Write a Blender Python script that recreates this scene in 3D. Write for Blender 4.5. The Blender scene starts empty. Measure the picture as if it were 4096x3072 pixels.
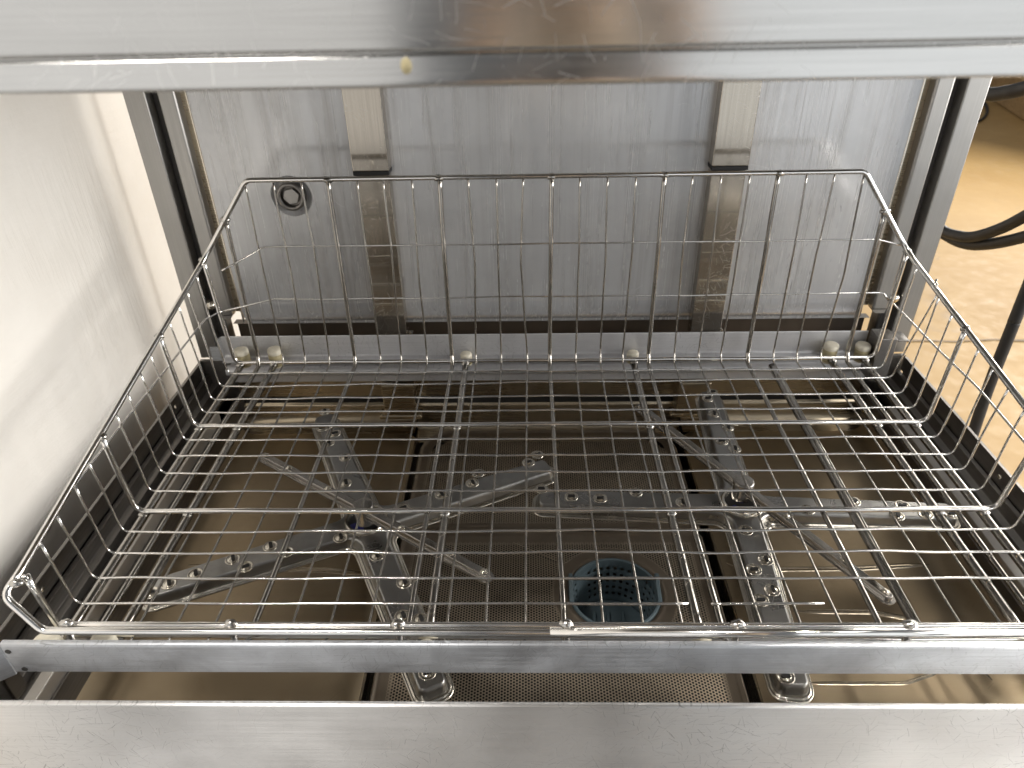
import bpy, bmesh, math, random
from mathutils import Vector, Matrix
random.seed(7)
R = math.radians
scn = bpy.context.scene
col = scn.collection

# ------------------------------------------------------------------ camera
cam_d = bpy.data.cameras.new('camera'); cam = bpy.data.objects.new('camera', cam_d); col.objects.link(cam)
cam_d.sensor_width = 36.0; cam_d.lens = 24.94; cam_d.clip_start = 0.02; cam_d.clip_end = 200
PITCH, YAW, ROLL = 0.5739, 0.0291, -0.0231
fw = Vector((-math.sin(YAW)*math.cos(PITCH), math.cos(YAW)*math.cos(PITCH), -math.sin(PITCH)))
rt = Vector((math.cos(YAW), math.sin(YAW), 0)); up = rt.cross(fw)
r2 = rt*math.cos(ROLL) + up*math.sin(ROLL)
u2 = r2.cross(fw)
m = Matrix((( r2.x, u2.x, -fw.x, -0.0421), (r2.y, u2.y, -fw.y, -1.2442), (r2.z, u2.z, -fw.z, 0.7471), (0, 0, 0, 1)))
cam.matrix_world = m
cam_d.dof.use_dof = True; cam_d.dof.focus_distance = 1.08; cam_d.dof.aperture_fstop = 6.0
scn.camera = cam

# ------------------------------------------------------------------ world and lamps
w = bpy.data.worlds.new('World'); scn.world = w; w.use_nodes = True
bg = w.node_tree.nodes['Background']; bg.inputs[0].default_value = (0.93, 0.96, 1.0, 1); bg.inputs[1].default_value = 0.17
def area(name, loc, target, sx, sy, power, colr=(1, 1, 1)):
    d = bpy.data.lights.new(name, 'AREA'); d.shape = 'RECTANGLE'; d.size = sx; d.size_y = sy; d.energy = power; d.color = colr
    o = bpy.data.objects.new(name, d); col.objects.link(o); o.location = loc
    o.rotation_euler = (Vector(target)-Vector(loc)).to_track_quat('-Z', 'Y').to_euler()
    return o
area('ceiling_light', (-1.5, -1.75, 3.4), (-.4, -0.6, -.2), 1.1, .5, 150, (1.0, 0.96, 0.9))
sk = area('skylight', (.97, -1.55, 3.4), (.72, -.60, -.22), .12, .7, 10.5, (1.0, 0.95, 0.86)); sk.data.spread = R(17)
area('right_fill', (2.3, -1.55, 3.4), (.4, -.6, -.2), 1.2, .6, 22, (1.0, 0.97, 0.93))  # added fill lamp, lifts the right side of the front panel
wl = area('window_light', (-2.15, -3.6, 0.8), (-.3, -0.6, 0.3), 3.4, 3.2, 18.5, (1.0, 0.98, 0.95)); wl.data.spread = R(150)
dl = area('door_light', (2.25, -3.6, 0.8), (.3, -0.6, 0.3), 3.4, 3.2, 23.5, (0.95, 0.98, 1.0)); dl.data.spread = R(150)
area('side_fill', (3.4, -.5, .75), (-.9, -.3, .1), 2.8, 1.3, 215, (1.0, 0.97, 0.92))  # added fill from the right that brightens the left wall
area('rear_wall_fill', (4.2, 3.8, 1.2), (-.93, .7, .25), 2.6, 1.8, 225, (1.0, 0.96, 0.89))  # added lamp behind the machine, aimed to brighten the left wall
area('hall_light', (4.2, 3.4, 3.6), (3.0, 2.6, -0.9), 1.6, 1.6, 60, (1.0, 0.93, 0.82))
scn.view_settings.view_transform = 'Standard'; scn.view_settings.look = 'None'
scn.view_settings.exposure = 0.0; scn.view_settings.gamma = 1.0
scn.cycles.max_bounces = 8; scn.cycles.glossy_bounces = 5

# ------------------------------------------------------------------ node helpers
class NT:
    def __init__(s, name):
        s.m = bpy.data.materials.new(name); s.m.use_nodes = True; s.t = s.m.node_tree
        s.b = s.t.nodes['Principled BSDF']; s._c = None
    def n(s, typ, **kw):
        nd = s.t.nodes.new(typ)
        for k, v in kw.items():
            if k == 'ins':
                for a, b in v.items():
                    if hasattr(b, 'is_output') or isinstance(b, bpy.types.NodeSocket): s.t.links.new(b, nd.inputs[a])
                    else: nd.inputs[a].default_value = b
            else: setattr(nd, k, v)
        return nd
    def coord(s):
        if s._c is None: s._c = s.n('ShaderNodeTexCoord').outputs['Object']
        return s._c
    def mapped(s, scale, rot=(0, 0, 0), loc=(0, 0, 0)):
        return s.n('ShaderNodeMapping', ins={'Vector': s.coord(), 'Scale': scale, 'Rotation': rot, 'Location': loc}).outputs[0]
    def noise(s, scale, vec=None, detail=4, rough=.55, sc=(1, 1, 1), dist=0, rot=(0, 0, 0)):
        v = vec or s.mapped(sc, rot)
        return s.n('ShaderNodeTexNoise', ins={'Vector': v, 'Scale': scale, 'Detail': detail, 'Roughness': rough, 'Distortion': dist}).outputs[0]
    def rng(s, v, a, b, c=0., d=1.):
        return s.n('ShaderNodeMapRange', ins={0: v, 1: a, 2: b, 3: c, 4: d}).outputs[0]
    def math(s, op, a, b=0., clamp=False):
        return s.n('ShaderNodeMath', operation=op, use_clamp=clamp, ins={0: a, 1: b}).outputs[0]
    def mixc(s, f, a, b):
        nd = s.n('ShaderNodeMix', data_type='RGBA')
        for i, v in ((0, f), (6, a), (7, b)):
            if isinstance(v, bpy.types.NodeSocket): s.t.links.new(v, nd.inputs[i])
            else: nd.inputs[i].default_value = v if i == 0 else (*v, 1) if len(v) == 3 else v
        return nd.outputs[2]
    def set(s, name, v):
        i = s.b.inputs[name]
        if isinstance(v, bpy.types.NodeSocket): s.t.links.new(v, i)
        else: i.default_value = (*v, 1) if (isinstance(v, tuple) and len(v) == 3 and i.type == 'RGBA') else v
        return s
    def bump(s, h, strength=.3, dist=.001, prev=None):
        ins = {'Height': h, 'Strength': strength, 'Distance': dist}
        if prev: ins['Normal'] = prev
        o = s.n('ShaderNodeBump', ins=ins).outputs[0]
        s.t.links.new(o, s.b.inputs['Normal']); return o
    def flat(s, plane):
        """object coordinates laid onto the z = 0 plane: 'xz' or 'xy' or 'yz'"""
        sp = s.n('ShaderNodeSeparateXYZ', ins={0: s.coord()})
        a, b = {'xz': (0, 2), 'xy': (0, 1), 'yz': (1, 2)}[plane]
        return s.n('ShaderNodeCombineXYZ', ins={0: sp.outputs[a], 1: sp.outputs[b]}).outputs[0]
    def scratches(s, plane, scale, width, length, off=0., spread=6.283, base=0., bend=.02):
        """short straight scratches: one per cell of a voronoi, each with its own angle"""
        v = s.flat(plane)
        wob = s.n('ShaderNodeTexNoise', ins={'Vector': v, 'Scale': scale*.9, 'Detail': 2.}).outputs[1]
        v = s.n('ShaderNodeVectorMath', operation='MULTIPLY_ADD', ins={0: wob, 1: (bend, bend, 0), 2: v}).outputs[0]
        v = s.n('ShaderNodeVectorMath', operation='ADD', ins={0: v, 1: (off, off*1.7, 0)}).outputs[0]
        vo = s.n('ShaderNodeTexVoronoi', voronoi_dimensions='2D', ins={'Vector': v, 'Scale': scale})
        d = s.n('ShaderNodeVectorMath', operation='SUBTRACT', ins={0: v, 1: vo.outputs['Position']}).outputs[0]
        c = s.n('ShaderNodeSeparateColor', ins={0: vo.outputs['Color']})
        ang = s.math('MULTIPLY_ADD', c.outputs[0], spread); ang.node.inputs[2].default_value = base
        rv = s.n('ShaderNodeVectorRotate', rotation_type='Z_AXIS', ins={'Vector': d, 'Angle': ang}).outputs[0]
        sp = s.n('ShaderNodeSeparateXYZ', ins={0: rv})
        ay = s.math('ABSOLUTE', sp.outputs[1]); ax = s.math('ABSOLUTE', sp.outputs[0])
        L = s.math('MULTIPLY', c.outputs[1], length)
        a = s.rng(ay, width*.4, width, 1., 0.); b = s.math('LESS_THAN', ax, L)
        k = s.math('MULTIPLY', a, b)
        return s.math('MULTIPLY', k, c.outputs[2])

def steel(name, base=(.58, .57, .55), rough=.28, rvar=.1, aniso=0., tangent=None, grain=None, gs=.15, stain=.0, staincol=(.22, .18, .13), metallic=1., scr=None, blot=6.):
    t = NT(name)
    n1 = t.noise(blot, detail=6)
    n2 = t.noise(90, detail=3)
    r = t.rng(n1, .3, .7, rough-rvar, rough+rvar)
    c = t.mixc(t.rng(n1, .35, .75, 0., 1.), tuple(x*.92 for x in base), tuple(min(1, x*1.05) for x in base))
    if grain:
        g = t.noise(1., sc=grain, detail=2, rough=.6)
        c = t.mixc(t.rng(g, .3, .7, 0., gs*1.6), c, tuple(x*.55 for x in base))
        r = t.math('ADD', r, t.rng(g, .3, .7, -gs*.35, gs*.35))
    if stain:
        s1 = t.noise(9, detail=8, rough=.65, dist=.6)
        c = t.mixc(t.rng(s1, .5, .72, 0., stain), c, staincol)
    if scr:
        plane, sc, wd, ln, amt, dark = scr
        k = t.math('ADD', t.scratches(plane, sc, wd, ln, bend=.3/sc), t.scratches(plane, sc*.6, wd, ln*1.6, off=.37, bend=.3/sc), clamp=True)
        k = t.math('ADD', k, t.scratches(plane, sc*.83, wd*.8, ln*1.2, off=.71, bend=.4/sc), clamp=True)
        k = t.math('MULTIPLY', k, t.rng(t.noise(5., detail=3), .42, .6, .12, 1.))
        c = t.mixc(t.math('MULTIPLY', k, amt), c, dark)
        r = t.math('ADD', r, t.math('MULTIPLY', k, .25))
    t.set('Base Color', c).set('Roughness', r).set('Metallic', metallic)
    if aniso:
        t.set('Anisotropic', aniso)
        if tangent: t.set('Tangent', t.n('ShaderNodeCombineXYZ', ins={0: float(tangent[0]), 1: float(tangent[1]), 2: float(tangent[2])}).outputs[0])
    t.bump(n2, .02, .0004)
    return t.m

M = {}
M['front'] = steel('brushed_front_steel', (.82, .81, .80), .42, .05, .85, (0, 0, 1), (6, 6, 900), .13, scr=('xz', 75, .00045, .016, .75, (.17, .165, .16)))
M['hood'] = steel('hood_steel', (.66, .65, .63), .2, .05, .55, (0, 0, 1), (8, 8, 500), .08, scr=('xz', 60, .0003, .012, .25, (.95, .95, .93)))
M['bar'] = steel('bar_steel', (.66, .68, .715), .48, .07, .7, (0, 0, 1), (7, 7, 700), .24, .55, (.3, .3, .315), scr=('xz', 90, .0005, .008, .6, (.14, .14, .14)), blot=16)
M['rearbar'] = steel('rear_bar_steel', (.68, .68, .70), .42, .06, .4, (0, 0, 1), (7, 7, 500), .12, .2, (.4, .4, .4), metallic=.6, scr=('xz', 80, .0006, .007, .6, (.2, .2, .2)))
M['post'] = steel('post_steel', (.45, .44, .425), .36, .06, .5, (1, 0, 0), (300, 300, 4), .14)
M['dark'] = steel('dark_slot_steel', (.12, .115, .11), .5, .08)
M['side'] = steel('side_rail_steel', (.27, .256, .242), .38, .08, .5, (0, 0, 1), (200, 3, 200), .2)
M['strip'] = steel('slide_strip_steel', (.62, .59, .55), .5, .06, stain=.2)
M['tank'] = steel('tank_steel', (.35, .28, .19), .42, .08, stain=.35, staincol=(.22, .155, .09), scr=('xy', 40, .0005, .012, .3, (.3, .25, .18)), blot=4)
M['tankwall'] = steel('tank_wall_steel', (.50, .425, .315), .28, .07, .3, (0, 0, 1), (5, 5, 500), .15, stain=.3)
M['bead'] = steel('tank_bead_steel', (.6, .52, .40), .2, .05)
M['arm'] = steel('wash_arm_steel', (.385, .38, .37), .31, .07, stain=.55, staincol=(.2, .19, .175), scr=('xy', 60, .0004, .014, .18, (.7, .7, .68)), blot=14)
M['rinse'] = steel('rinse_arm_steel', (.46, .44, .415), .22, .05, stain=.4, staincol=(.2, .18, .15), blot=20)
M['flange'] = steel('flange_highlight_steel', (.56, .53, .47), .17, .04, stain=.3, staincol=(.22, .18, .13), blot=20)  # brighter than the arm steel: seam highlights put into the colour
M['nozzle'] = steel('nozzle_steel', (.74, .70, .62), .14, .04)
M['strainer'] = steel('strainer_steel', (.50, .43, .34), .55, .06, stain=.5, staincol=(.12, .1, .08))
M['collar'] = steel('strainer_collar_steel', (.29, .245, .195), .45, .08, stain=.4, staincol=(.15, .12, .095))
M['wire'] = steel('wire_steel', (.84, .825, .80), .13, .03, stain=.12, staincol=(.3, .27, .24), blot=14)
M['dullwire'] = steel('dull_wire_steel', (.44, .42, .39), .18, .05, stain=.3, staincol=(.13, .115, .1), blot=14)
M['runner'] = steel('runner_steel', (.44, .42, .39), .2, .05, stain=.3, staincol=(.2, .175, .15), blot=14)
M['weld'] = steel('weld_steel', (.55, .53, .5), .22, .1, stain=.7, staincol=(.1, .09, .08), blot=120)
M['rib'] = steel('duct_cover_steel', (.56, .51, .44), .17, .04, .4, (1, 0, 0), (400, 400, 6), .1, scr=('xz', 90, .0004, .009, .5, (.9, .88, .84)))

def back_mat():
    t = NT('back_panel_steel')
    st = t.noise(1., sc=(38, 38, 1.3), detail=5, rough=.6, dist=.5)
    st2 = t.noise(1., sc=(110, 110, 4), detail=3, dist=.7)
    bl = t.noise(7, detail=8, rough=.65)
    k = t.math('MULTIPLY', t.rng(st, .42, .68), t.rng(st2, .3, .65))
    c = t.mixc(t.math('MULTIPLY', k, .65), (.59, .595, .61), (.36, .35, .335))
    c = t.mixc(t.rng(bl, .45, .75, 0., .5), c, (.76, .765, .775))
    sc_ = t.scratches('xz', 22, .0008, .02)
    c = t.mixc(t.math('MULTIPLY', sc_, .7), c, (.72, .73, .74))
    sd = t.scratches('xz', 30, .0011, .008, off=.4, spread=.9, base=1.1)
    c = t.mixc(t.math('MULTIPLY', t.math('MULTIPLY', sd, .55), t.rng(t.noise(3.3, detail=2), .52, .62)), c, (.16, .155, .15))
    # thin run-down lines
    dr = t.noise(1., sc=(75, 75, .9), detail=2, dist=.35)
    ln = t.math('MULTIPLY', t.rng(t.math('ABSOLUTE', t.math('SUBTRACT', dr, .5)), 0., .012, 1., 0.), t.rng(bl, .4, .6))
    c = t.mixc(t.math('MULTIPLY', ln, .55), c, (.3, .29, .28))
    t.set('Base Color', c).set('Metallic', .45)
    t.set('Roughness', t.math('ADD', t.rng(st, .3, .7, .2, .3), t.math('MULTIPLY', ln, .1)))
    t.set('Anisotropic', .5).set('Tangent', t.n('ShaderNodeCombineXYZ', ins={0: 1.}).outputs[0])
    t.bump(bl, .04, .001); return t.m
M['back'] = back_mat()

def plain(name, base, rough, var=.12, scale=20, metallic=0., bump=.1, bd=.001):
    t = NT(name); n = t.noise(scale, detail=6)
    t.set('Base Color', t.mixc(t.rng(n, .3, .7), tuple(x*(1-var) for x in base), tuple(min(1, x*(1+var)) for x in base)))
    t.set('Roughness', t.rng(n, .3, .7, rough*.85, min(1, rough*1.15))).set('Metallic', metallic); t.bump(n, bump, bd); return t.m
M['rubber'] = plain('black_rubber', (.009, .009, .010), .6)
M['plastic'] = plain('blue_grey_plastic', (.115, .158, .18), .45, .08, 30)
M['seal'] = plain('blue_seal', (.02, .022, .12), .4)
M['cavity'] = plain('cavity_shade', (.012, .011, .010), .7)  # near-black colour stands in for shade inside sump, hub and slots
M['recess'] = plain('recess_shade_brown', (.075, .055, .038), .5, .2, 12)  # darkness of the gap put into the colour
M['cap'] = plain('cream_rubber', (.78, .73, .60), .55, .12, 60, bump=.3)
M['capdirt'] = plain('stained_cream_rubber', (.42, .36, .21), .55, .2, 90, bump=.3)

def wall_mat():
    t = NT('white_plaster')
    v = t.noise(5, detail=8, rough=.6)
    tr1 = t.noise(1., sc=(1, 60, 9), rot=(R(38), 0, 0), detail=4, rough=.6)
    tr2 = t.noise(1., sc=(1, 10, 70), rot=(R(-20), 0, 0), detail=4, rough=.6)
    msk = t.rng(t.noise(3.2, detail=3), .48, .62)
    t.set('Base Color', t.mixc(t.rng(v, .3, .7), (.82, .785, .735), (.88, .85, .805))).set('Roughness', .55)
    h = t.math('ADD', t.math('MULTIPLY', t.math('MULTIPLY', tr1, msk), .8), t.math('ADD', t.math('MULTIPLY', tr2, .25), t.math('MULTIPLY', v, .6)))
    t.bump(h, .6, .008); return t.m
M['wall'] = wall_mat()

def floor_mat():
    t = NT('sandy_concrete')
    a = t.noise(1.6, detail=8, rough=.6); b = t.noise(14, detail=8, rough=.7); c = t.noise(160, detail=3)
    k = t.mixc(t.rng(a, .3, .7), (.29, .18, .062), (.35, .23, .092))
    k = t.mixc(t.rng(b, .5, .78, 0., .45), k, (.34, .25, .15))
    k = t.mixc(t.rng(b, .2, .36, .4, 0.), k, (.5, .37, .2))
    vo = t.n('ShaderNodeTexVoronoi', feature='DISTANCE_TO_EDGE', ins={'Vector': t.n('ShaderNodeVectorMath', operation='MULTIPLY_ADD', ins={0: t.n('ShaderNodeTexNoise', ins={'Vector': t.coord(), 'Scale': 6., 'Detail': 5.}).outputs[1], 1: (.5, .5, 0), 2: t.coord()}).outputs[0], 'Scale': .55}).outputs[0]
    cr = t.math('MULTIPLY', t.rng(vo, 0., .006, 1., 0.), t.rng(a, .48, .56))
    k = t.mixc(t.math('MULTIPLY', cr, .6), k, (.2, .14, .085))
    t.set('Base Color', k).set('Roughness', t.rng(b, .3, .7, .5, .75))
    t.bump(t.math('ADD', b, t.math('MULTIPLY', c, .4)), .2, .003); return t.m
M['floor'] = floor_mat()
M['greyreflector'] = plain('grey_floor_reflector', (.20, .198, .194), .5, .12, 3)  # for the added sheet that the front panel reflects
M['joint'] = plain('joint_dirt', (.2, .15, .1), .8, .3, 40)
def wood_mat():
    t = NT('pine_timber')
    g = t.noise(1., sc=(3, 40, 40), detail=5, dist=.8); f = t.noise(6, detail=5)
    k = t.mixc(t.rng(g, .3, .7), (.30, .19, .085), (.50, .34, .17)); k = t.mixc(t.rng(f, .5, .7, 0, .5), k, (.2, .12, .06))
    t.set('Base Color', k).set('Roughness', .65); t.bump(g, .3, .004); return t.m
M['wood'] = wood_mat()
M['white'] = plain('white_plastic', (.75, .73, .68), .4)

# ------------------------------------------------------------------ mesh helpers
def link(name, me, mat, parent=None, smooth=True, label=None):
    if mat is not None: me.materials.append(mat)
    if smooth:
        for p in me.polygons: p.use_smooth = True
    o = bpy.data.objects.new(name, me); col.objects.link(o)
    if parent is not None:
        o.parent = parent
        wl = parent_world(parent); o.location = (-wl[0], -wl[1], -wl[2])
    if label: o['label'] = label
    return o
def parent_world(p):
    v = Vector((0, 0, 0))
    while p is not None: v += p.location; p = p.parent
    return v
def thing(name, label, cat, loc=(0, 0, 0), group=None):
    o = bpy.data.objects.new(name, None); col.objects.link(o); o.location = loc; o.empty_display_size = .05
    o['label'] = label; o['category'] = cat
    if group: o['group'] = group
    return o
def tag(o, label, cat, group=None):
    o['label'] = label; o['category'] = cat
    if group: o['group'] = group
    return o
class G:
    def __init__(s): s.v = []; s.f = []
    def add(s, v, f):
        k = len(s.v); s.v += [tuple(a) for a in v]; s.f += [tuple(i+k for i in q) for q in f]; return s
    def box(s, x0, x1, y0, y1, z0, z1):
        v = [(x, y, z) for x in (x0, x1) for y in (y0, y1) for z in (z0, z1)]
        return s.add(v, [(0, 1, 3, 2), (4, 6, 7, 5), (0, 4, 5, 1), (2, 3, 7, 6), (0, 2, 6, 4), (1, 5, 7, 3)])
    def tube(s, pts, r, n=10, caps=True, closed=False):
        pts = [Vector(p) for p in pts]; N = len(pts)
        tang = []
        for i in range(N):
            a = pts[i-1] if (i > 0 or closed) else pts[i]; b = pts[(i+1) % N] if (i < N-1 or closed) else pts[i]
            tang.append((b-a).normalized())
        nrm = tang[0].orthogonal().normalized(); vs = []
        rr = r if isinstance(r, (list, tuple)) else [r]*N
        for i in range(N):
            t = tang[i]; nrm = (nrm - t*nrm.dot(t)).normalized(); bn = t.cross(nrm)
            for k in range(n):
                a = 2*math.pi*k/n; vs.append(pts[i] + (nrm*math.cos(a)+bn*math.sin(a))*rr[i])
        fs = []
        for i in range(N if closed else N-1):
            j = (i+1) % N
            for k in range(n): fs.append((i*n+k, i*n+(k+1) % n, j*n+(k+1) % n, j*n+k))
        if caps and not closed: fs.append(tuple(range(n-1, -1, -1))); fs.append(tuple((N-1)*n+k for k in range(n)))
        return s.add(vs, fs)
    def lathe(s, prof, n=24, origin=(0, 0, 0), axis='Z'):
        """prof: list of (radius, height)"""
        o = Vector(origin); vs = []
        for (r, h) in prof:
            for k in range(n):
                a = 2*math.pi*k/n; p = (r*math.cos(a), r*math.sin(a), h)
                if axis == 'Y': p = (p[0], p[2], p[1])
                if axis == 'X': p = (p[2], p[0], p[1])
                vs.append(o+Vector(p))
        fs = []
        for i in range(len(prof)-1):
            for k in range(n): fs.append((i*n+k, i*n+(k+1) % n, (i+1)*n+(k+1) % n, (i+1)*n+k))
        fs.append(tuple(range(n-1, -1, -1))); fs.append(tuple((len(prof)-1)*n+k for k in range(n)))
        return s.add(vs, fs)
    def prism(s, poly, axis, a, b):
        """closed polygon of 2D points extruded along axis: 'Y' -> points are (x,z), 'X' -> (y,z), 'Z' -> (x,y)"""
        n = len(poly)
        def P(p, t): return {'Y': (p[0], t, p[1]), 'X': (t, p[0], p[1]), 'Z': (p[0], p[1], t)}[axis]
        v = [P(p, a) for p in poly]+[P(p, b) for p in poly]
        f = [(i, (i+1) % n, n+(i+1) % n, n+i) for i in range(n)]+[tuple(range(n-1, -1, -1)), tuple(range(n, 2*n))]
        return s.add(v, f)
    def sheet(s, line, axis, a, b, seg=1):
        n = len(line); v = []
        for k in range(seg+1):
            t = a+(b-a)*k/seg
            v += [{'Y': (p[0], t, p[1]), 'X': (t, p[0], p[1])}[axis] for p in line]
        return s.add(v, [(k*n+i, k*n+i+1, (k+1)*n+i+1, (k+1)*n+i) for k in range(seg) for i in range(n-1)])
    def build(s, name, mat, parent=None, smooth=True, bevel=0., seg=2, solid=0., auto=True, label=None):
        me = bpy.data.meshes.new(name); me.from_pydata(s.v, [], s.f); me.update()
        bm = bmesh.new(); bm.from_mesh(me)
        bmesh.ops.recalc_face_normals(bm, faces=bm.faces)
        if bevel:
            es = [e for e in bm.edges if len(e.link_faces) == 2 and e.calc_face_angle(0) > R(35)]
            bmesh.ops.bevel(bm, geom=es, offset=bevel, segments=seg, affect='EDGES', profile=.5, clamp_overlap=True)
        if auto:
            for e in bm.edges:
                if len(e.link_faces) == 2 and e.calc_face_angle(0) > R(48): e.smooth = False
        bm.to_mesh(me); bm.free()
        o = link(name, me, mat, parent, smooth, label)
        if smooth and auto:
            md = o.modifiers.new('normals', 'WEIGHTED_NORMAL'); md.keep_sharp = True; md.weight = 80
        if solid:
            md = o.modifiers.new('thickness', 'SOLIDIFY'); md.thickness = solid; md.offset = 0
        return o

def rounded(pts, r, n=6, closed=False):
    """polyline with rounded corners; r may be a list"""
    P = [Vector(p) for p in pts]; out = []
    N = len(P)
    for i in range(N):
        if not closed and i in (0, N-1): out.append(P[i]); continue
        a, b, c = P[i-1], P[i], P[(i+1) % N]
        rr = r[i] if isinstance(r, (list, tuple)) else r
        d1 = (a-b); d2 = (c-b); l1 = d1.length; l2 = d2.length; d1.normalize(); d2.normalize()
        ang = d1.angle(d2, 0)
        if ang > math.pi-.02 or rr <= 0: out.append(b); continue
        t = min(rr/math.tan(ang/2), l1*.48, l2*.48)
        p1 = b+d1*t; p2 = b+d2*t
        for k in range(n+1):
            u = k/n; out.append(p1*(1-u)**2+b*2*u*(1-u)+p2*u*u)
    return out
def wavy(pts, amp, step=.02, fr=(9, 23)):
    """subdivide a polyline and bend it a little, as a used wire is"""
    P = [Vector(p) for p in pts]; out = [P[0]]
    for a, b in zip(P, P[1:]):
        n = max(1, int((b-a).length/step))
        for k in range(1, n+1): out.append(a.lerp(b, k/n))
    ph = [random.uniform(0, 6.3) for _ in range(6)]; L = 0; res = []
    for i, p in enumerate(out):
        if i: L += (p-out[i-1]).length
        f = [math.sin(L*fr[0]*(1+.13*k)+ph[k])*.6+math.sin(L*fr[1]*(1+.1*k)+ph[k+3])*.4 for k in range(3)]
        res.append(p+Vector(f)*amp)
    return res

# ================================================================== setting
FZ = -0.87
g = G(); N_ = 40
g.add([(-12, -12, FZ), (14, -12, FZ), (14, 16, FZ), (-12, 16, FZ)], [(0, 1, 2, 3)])
fl = g.build('floor', M['floor'], smooth=False); fl['kind'] = 'structure'
g = G(); g.box(-.97, -0.85, -1.05, 5.5, FZ, 2.6)
tag(g.build('plaster_wall', M['wall'], smooth=False), 'white plastered wall with trowel marks close beside the machine', 'wall')
g = G(); g.add([(-12, -12, FZ+.004), (14, -12, FZ+.004), (14, -.95, FZ+.004), (-12, -.95, FZ+.004)], [(0, 1, 2, 3)])
o = g.build('floor_reflector', M['greyreflector'], smooth=False); o['kind'] = 'structure'  # unseen grey sheet, added so the front panel reflects a neutral tone
# joint in the concrete
g = G(); pts = []
for i in range(60):
    x = .8+i*.06; pts.append((x, 1.585+.012*math.sin(i*1.3)*random.random()+random.uniform(-.004, .004)))
v = []; f = []
for i, (x, y) in enumerate(pts):
    h = random.uniform(.004, .009); v += [(x, y-h, FZ+.004), (x, y+h, FZ+.004)]
    if i: k = 2*i; f.append((k-2, k, k+1, k-1))
o = g.add(v, f).build('floor_joint', M['joint'], smooth=False); o['kind'] = 'structure'

# ================================================================== machine
mac = thing('dishwasher', 'stainless steel hood dishwasher standing open over its wash tank', 'dishwasher', (0, -.35, FZ))
# front panel with a folded top lip
g = G()
prof = [(-.7700, FZ+.1), (-.7700, .0042), (-.7696, .0058), (-.7685, .0066), (-.7670, .0068), (-.7650, .0068), (-.7638, .0062), (-.763, .0045), (-.763, -.012), (-.754, -.016), (-.754, -.16)]
g.sheet(prof, 'X', -.79, .79, 1); g.build('front_panel', M['front'], mac, smooth=False)
# side panels and guide rails (profile drawn for the right side, mirrored for the left)
for sg in (-1, 1):
    g = G()
    line = [(.7735, FZ+.1), (.7735, -.0515), (.7725, -.05), (.7672, -.05), (.766, -.0515), (.766, -.0805)]
    g.sheet([(x*sg, z) for x, z in line], 'Y', -.7695, .085); g.build('side_panel', M['side'], mac)
    g = G()
    line = [(.7655, -.0835), (.757, -.0845), (.757, -.106), (.755, -.108), (.7455, -.1095), (.744, -.111), (.744, -.127), (.742, -.128), (.733, -.1285), (.733, -.146)]
    g.sheet([(x*sg, z) for x, z in line], 'Y', -.752, .09); g.build('guide_rail', M['side'], mac)
    g = G(); g.prism([(.7295*sg, -.120), (.7155*sg, -.1225), (.7140*sg, -.125), (.7140*sg, -.152), (.7295*sg, -.152)], 'Y', -.750, .0)
    g.build('slide_strip', M['strip'], mac)
    g = G(); g.box(min(.700*sg, .772*sg), max(.700*sg, .772*sg), .0905, .0985, -.3, -.0495); g.build('corner_plate', M['side'], mac, smooth=False)
    # screws on the inner face of the side panel
    for y, z in ((-.539, -.066), (-.063, -.066), (-.292, -.066)):
        g = G(); g.lathe([(.0045, 0), (.0045, .0012), (.0035, .0022), (.0, .0024)], 12, (.766*sg, y, z), 'X')
        if sg > 0: g.v = [(2*.766-x, yy, zz) for x, yy, zz in g.v]
        g.build('screw', M['nozzle'], mac)
    # outer post, slot, inner strip of the rear column
    x = lambda a: a*sg
    g = G(); g.box(min(x(.7715), x(.731)), max(x(.7715), x(.731)), .1, .16, -.048, 1.3); g.build('guide_post', M['post'], mac, bevel=.003)
    g = G(); g.box(min(x(.7305), x(.7095)), max(x(.7305), x(.7095)), .128, .16, -.3, 1.3); g.build('post_slot', M['dark'], mac, smooth=False)
    g = G(); g.prism([(x(.709), .127), (x(.709), .103), (x(.706), .1), (x(.680), .1), (x(.677), .103), (x(.677), .127)], 'Z', .058, 1.3)
    o = g.build('inner_post', M['post'], mac, bevel=.0015)
    g = G(); g.box(min(x(.7085), x(.7065)), max(x(.7085), x(.7065)), .118, .1275, -.05, 1.3); g.build('brush_seal', M['rubber'], mac, smooth=False)
    g = G(); g.box(min(x(.6765), x(.6645)), max(x(.6765), x(.6645)), .123, .128, .056, 1.3); g.build('recess_panel', M['tankwall'], mac, smooth=False)
    for z in (.12, .24, .36, .47):
        g = G(); g.box(min(x(.7105), x(.7065)), max(x(.7105), x(.7065)), .114, .1272, z, z+.016); g.build('spring_clip', M['nozzle'], mac, bevel=.0012)
    # pin at the foot of the slot
    g = G(); g.lathe([(.006, 0), (.0105, .002), (.0105, .012), (.006, .0165), (0, .017)], 16, (x(.716), .09, .082), 'Y'); 
    g.v = [(a, 2*.1-b, c) for a, b, c in g.v]; g.build('pin', M['nozzle'], mac)
    # folded foot of the inner post
    g = G(); g.prism([(x(.705), .0575), (x(.678), .0575), (x(.680), .052), (x(.686), .049), (x(.703), .049)], 'Y', .099, .127); g.build('post_foot', M['post'], mac)
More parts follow.
